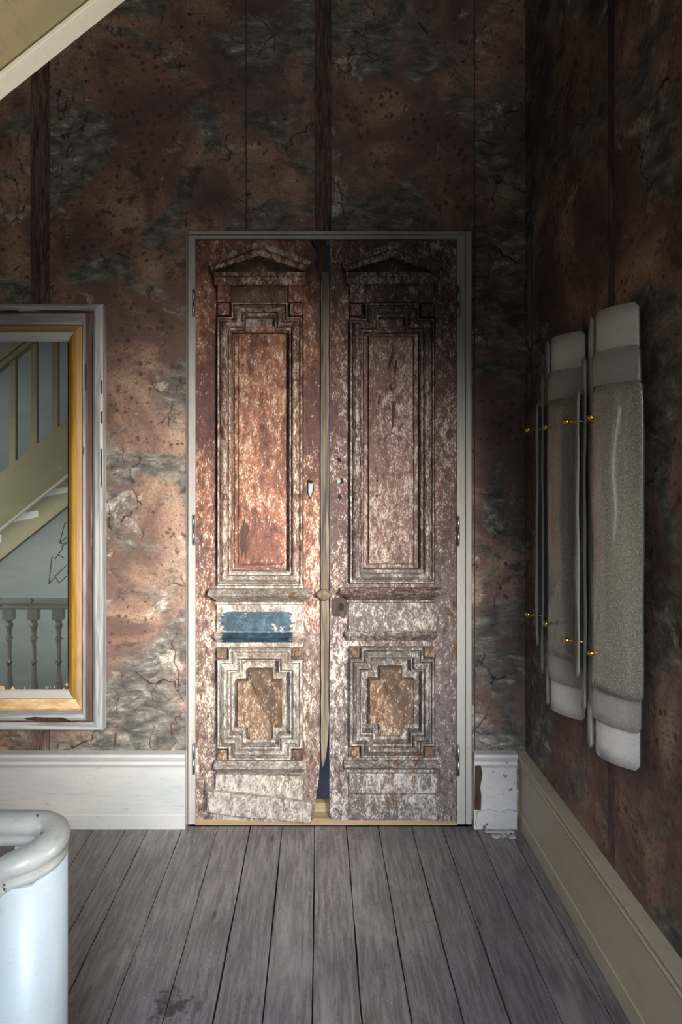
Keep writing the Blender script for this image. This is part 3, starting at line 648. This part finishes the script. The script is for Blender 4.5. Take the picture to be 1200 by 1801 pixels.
def hole(px, py, r, root):
    cx, cz = at(px, py, YF); prism('keyhole', [(cx+r*math.cos(a*PI/7)*random.uniform(0.75,1.1), cz+1.15*r*math.sin(a*PI/7)*random.uniform(0.8,1.1)) for a in range(14)], YF-0.0012, YF+0.002, 'black', root)
pprism('lock_scar', [(583,1078),(590,1086),(597,1083),(604,1089),(611,1080),(611,1052),(600,1049),(585,1053)], YF-0.002, YF+0.001, 'char', door2, 0.001)
cx, cz = at(600.5, 1067, YF); prism('keyhole', [(cx+0.012*math.cos(a*PI/8), cz+0.017*math.sin(a*PI/8)) for a in range(16)], YF-0.0032, YF, 'black', door2)
hole(600, 846, 0.011, door2); escutcheon([(593,850),(597,851),(600,846),(598,843),(594,844)], door2)
hole(598, 874, 0.009, door2); hole(597, 809, 0.008, door2); hole(599, 825, 0.004, door2); hole(664, 846, 0.004, door2); hole(663, 872, 0.004, door2)
for q in (([(690,602),(694,618),(693,628),(688,640),(683,655),(681,648),(686,630),(689,618)]),([(696,632),(699,636),(698,652),(694,658),(693,650)]),([(686,672),(692,684),(690,690),(684,682)]),([(688,706),(697,705),(695,730),(692,752),(689,752),(690,725)]),([(667,694),(671,697),(668,712),(664,710)])):
    pprism('bare_gouge', q, -0.0068, -0.002, 'char', door2, 0)
# worn ring scar left by a knocker
cx, cz = at(689, 780, -0.006); bm = bmesh.new(); seg = 28
for i in range(seg):
    a0, a1 = (-0.12+1.24*i/seg)*PI, (-0.12+1.24*(i+1)/seg)*PI
    for p, q in ((a0, a1),):
        add_tube(bm, (cx+0.030*math.cos(p), -0.006, cz+0.042*math.sin(p)), (cx+0.030*math.cos(q), -0.006, cz+0.042*math.sin(q)), 0.0042, 6)
mesh_obj('knocker_scar', bm, 'lowr', door2, smooth=True)
pprism('black_scorch', [(421,938),(423,930),(428,922),(430,905),(432,920),(439,926),(437,938),(433,948),(436,960),(433,985),(429,970),(425,982),(422,960)], -0.0066, -0.004, 'char', door1, 0)

# ------------------------------------------------------------------ mirror
mx0, mx1, mt_, mb_ = -300, 183, 536, 1282
mir = tag(empty('mirror', (at(-58, 0, -0.03)[0], 0.0, at(0, mb_, -0.03)[1])), 'large mirror in a stripped grey and gilt wooden frame left of the doors', 'mirror')
def rect(d): return pq([(mx0+d[3], mb_-d[2]), (mx1-d[1], mb_-d[2]), (mx1-d[1], mt_+d[0]), (mx0+d[3], mt_+d[0])], -0.035)
# each ring: insets (top, right, bottom, left) of its outer and inner edge, the y of both edges, materials bottom/right/top/left
rings = [('outer_moulding', (0,0,0,0), (12,17,13,17), [(-0.002,0),(-0.050,0.0),(-0.056,0.25),(-0.056,0.75),(-0.048,1.0)], ('mo_h','mo','mo_h','mo')),
         ('frame_groove', (12,17,13,17), (17,31,16,31), [(-0.040,0.0),(-0.034,0.3),(-0.034,0.8),(-0.040,1.0)], ('mgroove','mgroove','mgroove','mgroove')),
         ('inner_moulding', (17,31,16,31), (35,37,32,37), [(-0.044,0.0),(-0.050,0.3),(-0.050,0.7),(-0.040,1.0)], ('mo_h','mo','mo_h','mo')),
         ('stripped_rail', (35,37,32,37), (47,51,52,51), [(-0.030,0.0),(-0.036,0.2),(-0.034,0.8),(-0.030,1.0)], ('mraw_b','mraw','mraw_t','mraw')),
         ('gilt_bead', (47,51,52,51), (63.5,65,67,65), [(-0.030,0.0),(-0.038,0.15),(-0.037,0.4),(-0.024,0.85),(-0.012,1.0)], ('mwhite','mgold','mwhite','mgold'))]
for nm, d0, d1, prof, mats in rings:
    A, B = rect(d0), rect(d1)
    for i in range(4):
        j = (i+1) % 4; bm = bmesh.new(); rows = []; dy = random.uniform(-0.001, 0.001)
        lerp = lambda p, q, t: (p[0]+(q[0]-p[0])*t, p[1]+(q[1]-p[1])*t)
        for y, t in prof:
            p, q = lerp(A[i], B[i], t), lerp(A[j], B[j], t)
            m_ = 1 if i in (0, 2) else 26
            rows.append([bm.verts.new((p[0]+(q[0]-p[0])*s/26, y+dy+(random.uniform(-0.0006,0.0006) if 0 < s < 26 else 0), p[1]+(q[1]-p[1])*s/26)) for s in range(27)])
        rows = [[bm.verts.new((v.co.x, -0.002, v.co.z)) for v in rows[0]]]+rows+[[bm.verts.new((v.co.x, -0.002, v.co.z)) for v in rows[-1]]]
        for r, s in zip(rows, rows[1:]):
            for k in range(26): bm.faces.new((r[k], r[k+1], s[k+1], s[k]))
        bm.faces.new([r[0] for r in rows]); bm.faces.new([r[-1] for r in rows][::-1])
        mesh_obj(nm, bm, mats[i], mir)
g = pbox('mirror_glass', mx0+64, mt_+62, mx1-64, mb_-66, -0.014, -0.004, 'mirror', mir, 0)
# splits where old veneer and paint have come off the rails
for pts, y in (([(42,1263),(60,1261),(80,1262),(110,1262),(125,1268),(137,1268),(135,1270),(105,1270),(70,1268),(50,1266)], -0.051), ([(0,546),(30,545),(36,549),(20,550),(0,550)], -0.0505), ([(60,546),(100,545),(158,547),(150,549),(90,549)], -0.0505), ([(178,668),(180,670),(180,694),(178.5,692)], -0.0562), ([(177,726),(180,722),(180,746),(178,744)], -0.0562), ([(178,790),(179.5,788),(179.2,858),(178,850)], -0.0562), ([(150,640),(152,642),(152,690),(150.2,684)], -0.0505), ([(146.5,785),(148.5,788),(148,802),(146.5,798)], -0.0505)):
    prism('missing_paint', pq(pts, y), y-0.0006, y+0.0015, 'char', mir)
def line(pts, wd=0.003):
    for (a, b) in zip(pts, pts[1:]):
        p, q = Vector(at(*a, -0.0145)), Vector(at(*b, -0.0145)); d = (q-p).normalized(); n = Vector((-d.y, d.x))*wd*0.5
        prism('crack', [tuple(p-n), tuple(q-n), tuple(q+n), tuple(p+n)], -0.0148, -0.0138, 'black', g)
line([(117,920),(114,920),(105,955),(117,945)]); line([(105,955),(110,957),(117,954)]); line([(117,956),(109,961),(110,965),(97,983),(91,980),(86,1027),(97,1014),(117,994)]); line([(102,975),(113,982)]); line([(98,1015),(104,1026),(117,1013)])

# ------------------------------------------------------------------ glass wall lights
def sconce(dy, label):
    ym = -0.979+dy; zb = 0.695
    root = tag(empty('wall_light', (XR-0.002, ym, zb)), label, 'wall light', group='pair of glass wall lights')
    box('backplate', XR-0.028, XR-0.003, ym-0.030, ym+0.030, 1.0, 1.66, 'brass', root, 0.004)
    for sgn in (-1, 1):
        n = Vector((-0.894, 0.447*sgn, 0)); t = Vector((0.447, 0.894*sgn, 0))
        A = Vector((0.772, ym+0.0085*sgn, 0))
        for k, (z0, z1, w0, w1, mat) in enumerate(((0.695,1.924,0.004,0.149,'g_back'),(0.801,1.807,-0.004,0.155,'g_mid'),(0.891,1.712,0.002,0.165,'g_front'))):
            base = A+n*(0.0187*k)+(t*(0.0125*k) if sgn < 0 else t*0.0); th = 0.0045; nu, nv = 16, 30; r = 0.013; bm = bmesh.new(); F_, B_ = [], []
            rs = random.Random(int(k*7+sgn*3+dy*100)); ph = [rs.uniform(0, 6) for _ in range(4)]
            for iv in range(nv+1):
                fr_, br_ = [], []
                for iu in range(nu+1):
                    u = w0+(w1-w0)*iu/nu; d = min(u-w0, w1-u); c = r-math.sqrt(max(0, r*r-(r-d)**2)) if d < r else 0.0
                    v = iv/nv; z = (z0+c)+(z1-z0-2*c)*v
                    uu = 2*(u-w0)/(w1-w0)-1; sag = 0.017*(1-uu*uu)
                    wob = 0.0012*math.sin(z*9+ph[0]+uu*2)+0.0008*math.sin(z*23+ph[1]-uu*3)
                    p = base+t*(u-0.0)+n*(sag+wob); p.z = z; fr_.append(bm.verts.new(p)); q = p-n*th; q.z = z; br_.append(bm.verts.new(q))
                F_.append(fr_); B_.append(br_)
            edge = []
            for i in range(nv):
                for j in range(nu):
                    bm.faces.new((F_[i][j], F_[i][j+1], F_[i+1][j+1], F_[i+1][j])); bm.faces.new((B_[i][j], B_[i+1][j], B_[i+1][j+1], B_[i][j+1]))
                edge.append(bm.faces.new((F_[i][0], F_[i+1][0], B_[i+1][0], B_[i][0]))); edge.append(bm.faces.new((F_[i][nu], B_[i][nu], B_[i+1][nu], F_[i+1][nu])))
            for j in range(nu):
                edge.append(bm.faces.new((F_[0][j], B_[0][j], B_[0][j+1], F_[0][j+1]))); edge.append(bm.faces.new((F_[nv][j], F_[nv][j+1], B_[nv][j+1], B_[nv][j])))
            for f in edge: f.material_index = 1
            for f in bm.faces: f.smooth = f.material_index == 0
            mesh_obj('glass_plate', bm, [mat, 'g_edge'], root)
        for z in (1.625, 0.991):
            bm = bmesh.new(); p = A+t*(0.054 if sgn < 0 else 0.026)+n*0.070; p.z = z; add_tube(bm, p-n*0.070, p, 0.0022, 8); add_ball(bm, p, 0.0095, 14)
            mesh_obj('brass_stud', bm, 'brass', root, smooth=True)['label'] = 'small polished brass ball stud'
    for z in (1.10, 1.55):
        bm = bmesh.new(); add_tube(bm, (XR-0.02, ym, z), (0.780, ym, z), 0.006, 8)
        for sgn in (-1, 1): add_tube(bm, (0.790, ym, z), (0.815, ym+0.080*sgn, z), 0.004, 8)
        mesh_obj('bracket_arm', bm, 'brass', root)
    return root
sconce(0.0, 'tall layered glass wall light nearer the viewer, larger in view')
sconce(0.379, 'tall layered glass wall light nearer the corner, partly overlapped by the other')

# ------------------------------------------------------------------ landing balustrade with the U-turned rail
bal = tag(empty('landing_balustrade', (-0.63, -1.45, 0.0)), 'chipped white stair rail curling round its newel post, turned balusters behind', 'balustrade')
RZ = 0.684; cy = -1.45; rr = 0.060; cxr = -0.632
path = [(-3.38+0.055*i, -1.39, RZ) for i in range(50)]
path = [p for p in path if p[0] < cxr-0.01]
for i in range(19):
    a = PI/2-PI*i/18; path.append((cxr+rr*math.cos(a), cy+rr*math.sin(a), RZ-0.028*(i/18)**2))
z = RZ-0.028
for i in range(1, 16):
    s = 0.045*i; path.append((cxr-s, cy-rr, z-0.78*max(0, s-0.02)-0.010*min(1, s/0.03)))
prof = [(-0.020,-0.032),(0.020,-0.032),(0.029,-0.026),(0.030,-0.016),(0.024,-0.009),(0.032,-0.001),(0.035,0.010),(0.031,0.022),(0.021,0.030),(0.007,0.034),(-0.007,0.034),(-0.021,0.030),(-0.031,0.022),(-0.035,0.010),(-0.032,-0.001),(-0.024,-0.009),(-0.030,-0.016),(-0.029,-0.026)]
sweep('handrail', path, prof, 'rail', bal)
# newel: D-shaped post
R_ = 0.089; pl = [(-0.668, cy+R_*0.62)]; 
for i in range(25):
    a = math.radians(88-176*i/24); pl.append((cxr+R_*math.cos(a), cy+R_*math.sin(a)))
pl += [(-0.655, cy-R_*0.97), (-0.668, cy-R_*0.80)]
bm = bmesh.new(); A, B = [], []
for x, y in pl:
    t = RZ-0.024-(0.028 if y < cy else 0.0)*min(1, (cy-y)/0.06 if y < cy else 0)
    if y < cy: t -= 0.85*max(0, -0.628-x)
    A.append(bm.verts.new((x, y, -0.35))); B.append(bm.verts.new((x, y, t)))
n = len(pl)
for i in range(n): bm.faces.new((A[i], A[(i+1) % n], B[(i+1) % n], B[i]))
bm.faces.new(A[::-1]); bm.faces.new(B)
nw = mesh_obj('newel_post', bm, 'newel', bal); nw['label'] = 'rounded pale blue white newel post'
for p in nw.data.polygons: p.use_smooth = abs(p.normal.z) < 0.3
def balu_bm(x, y):
    bm = bmesh.new(); zb, zt = 0.075, RZ-0.030
    h = zt-zb
    prof = [(0.023,0.0),(0.023,0.03),(0.014,0.045),(0.016,0.055),(0.022,0.085),(0.0225,0.105),(0.0215,0.16),(0.0175,0.26),(0.0135,0.36),(0.012,0.425),(0.018,0.437),(0.018,0.447),(0.012,0.458),(0.0125,0.60),(0.014,0.665),(0.021,0.680),(0.021,0.69),(0.013,0.705),(0.0135,0.76),(0.016,0.80),(0.0215,0.815),(0.021,0.84),(0.014,0.855),(0.016,0.87),(0.024,0.885)]
    add_lathe(bm, [(r*1.12, zb+h*t) for r, t in prof], x, y, 18)
    add_box(bm, x-0.031, x+0.031, y-0.028, y+0.028, zb+h*0.885, zt)
    return bm
first = mesh_obj('baluster', balu_bm(-1.887, -1.39), 'rail', bal, smooth=False)
for p in first.data.polygons: p.use_smooth = len(p.vertices) == 4 and abs(p.normal.z) < 0.95 and p.index < 18*24
for k in [-8,-7,-6,-5,-4,-3,-2,-1,1,2,3,4,5,6]: place_copy(first, bal, (0.151*k, 0, 0))
box('bottom_rail', XL+0.002, -0.672, -1.43, -1.352, 0.0045, 0.076, 'rail', bal, 0.006)

# ------------------------------------------------------------------ the stair flight overhead
K = 0.80; ZB = lambda x: ZC+K*(x+1.577)
st = tag(empty('staircase', (-3.3, -2.0, 0.0)), 'ochre painted stair flight rising overhead at the top left', 'staircase')
xa, xb = -3.36, 0.80; YO = -1.555
def slanted(name, x0, x1, off0, off1, y0, y1, mat, bev=0.003, par=st):
    pts = [(x0, ZB(x0)+off0), (x1, ZB(x1)+off0), (x1, ZB(x1)+off1), (x0, ZB(x0)+off1)]
    return prism(name, pts, y0, y1, mat, par, bev)
slanted('outer_string', xa, xb, 0.012, 0.36, YO-0.043, YO, 'stair')
slanted('string_edge', xa, xb, 0.0, 0.012, YO-0.047, YO+0.004, 'string_edge', 0.002)
slanted('soffit', xa, xb, 0.016, 0.036, -2.436, YO-0.047, 'soffit', 0)
slanted('handrail', xa, -0.35, 1.02, 1.055, YO-0.055, YO+0.012, 'stair', 0.006)
slanted('rail_moulding', xa, -0.35, 1.065, 1.115, YO-0.064, YO+0.02, 'stair', 0.012)
x = -1.94-0.134*10; b0 = None
while x < -0.4:
    b0 = prism('square_baluster', [(x-0.019, ZB(x)+0.355-0.015), (x+0.019, ZB(x)+0.355+0.015), (x+0.019, ZB(x)+1.02+0.015), (x-0.019, ZB(x)+1.02-0.015)], YO-0.041, YO-0.003, 'stair', st, 0.003) if b0 is None else place_copy(b0, st, Vector((x-x00, 0, K*(x-x00))))
    if b0.parent and 'x00' not in globals(): x00 = x; b_first = b0
    b0 = b_first; x += 0.134
# treads and risers between the strings
tx = xa+0.05; 
while tx < xb-0.25:
    zt = ZB(tx)+0.30
    box('tread', tx, tx+0.245, -2.40, YO-0.046, zt, zt+0.028, 'stair', st, 0.004); box('riser', tx+0.205, tx+0.222, -2.40, YO-0.046, zt+0.028, zt+0.172, 'stair', st, 0)
    tx += 0.215
# joint of soffit and wall, and thin white pieces set on the soffit (both seen in the mirror)
xs = [xa+0.02+i*0.13 for i in range(30)]
sweep('soffit_joint', [(xx, -2.418, ZB(xx)+0.012) for xx in xs if xx < -0.75], [(-0.012,-0.006),(0.012,-0.006),(0.012,0.006),(-0.012,0.006)], 'char', st, False)
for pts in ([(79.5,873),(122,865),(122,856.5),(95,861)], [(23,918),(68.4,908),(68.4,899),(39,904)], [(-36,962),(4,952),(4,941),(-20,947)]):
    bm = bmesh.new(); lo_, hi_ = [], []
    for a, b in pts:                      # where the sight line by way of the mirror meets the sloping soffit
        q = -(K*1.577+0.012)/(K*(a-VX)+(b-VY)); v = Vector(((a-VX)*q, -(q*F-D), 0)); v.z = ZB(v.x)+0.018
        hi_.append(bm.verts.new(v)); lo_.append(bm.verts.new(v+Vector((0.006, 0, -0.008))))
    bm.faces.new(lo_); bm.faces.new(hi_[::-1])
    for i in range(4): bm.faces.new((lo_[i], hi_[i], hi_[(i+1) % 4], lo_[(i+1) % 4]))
    mesh_obj('white_soffit_piece', bm, 'white', st)

# ------------------------------------------------------------------ crumbs of paint in the corner
bm = bmesh.new()
for i in range(46):
    px, py = random.gauss(884, 15), random.uniform(1457, 1473)
    e = ZC*F/(py-VY); x, y = (px-VX)*e/F, min(e-D, -0.05); r = random.uniform(0.003, 0.013)
    x = min(x, XR-0.07)
    vs = [(x+r*math.cos(a*PI/3)*random.uniform(0.5,1.3), y+r*math.sin(a*PI/3)*random.uniform(0.5,1.3)) for a in range(6)]
    hh = random.uniform(0.002, 0.005)
    A = [bm.verts.new((p, q, 0.0004)) for p, q in vs]; B = [bm.verts.new((p, q, hh)) for p, q in vs]
    bm.faces.new(A[::-1]); bm.faces.new(B)
    for k in range(6): bm.faces.new((A[k], A[(k+1) % 6], B[(k+1) % 6], B[k]))
tag(mesh_obj('paint_crumbs', bm, 'skirt_d'), 'crumbs of fallen paint on the floor in the corner', 'debris', kind='stuff')
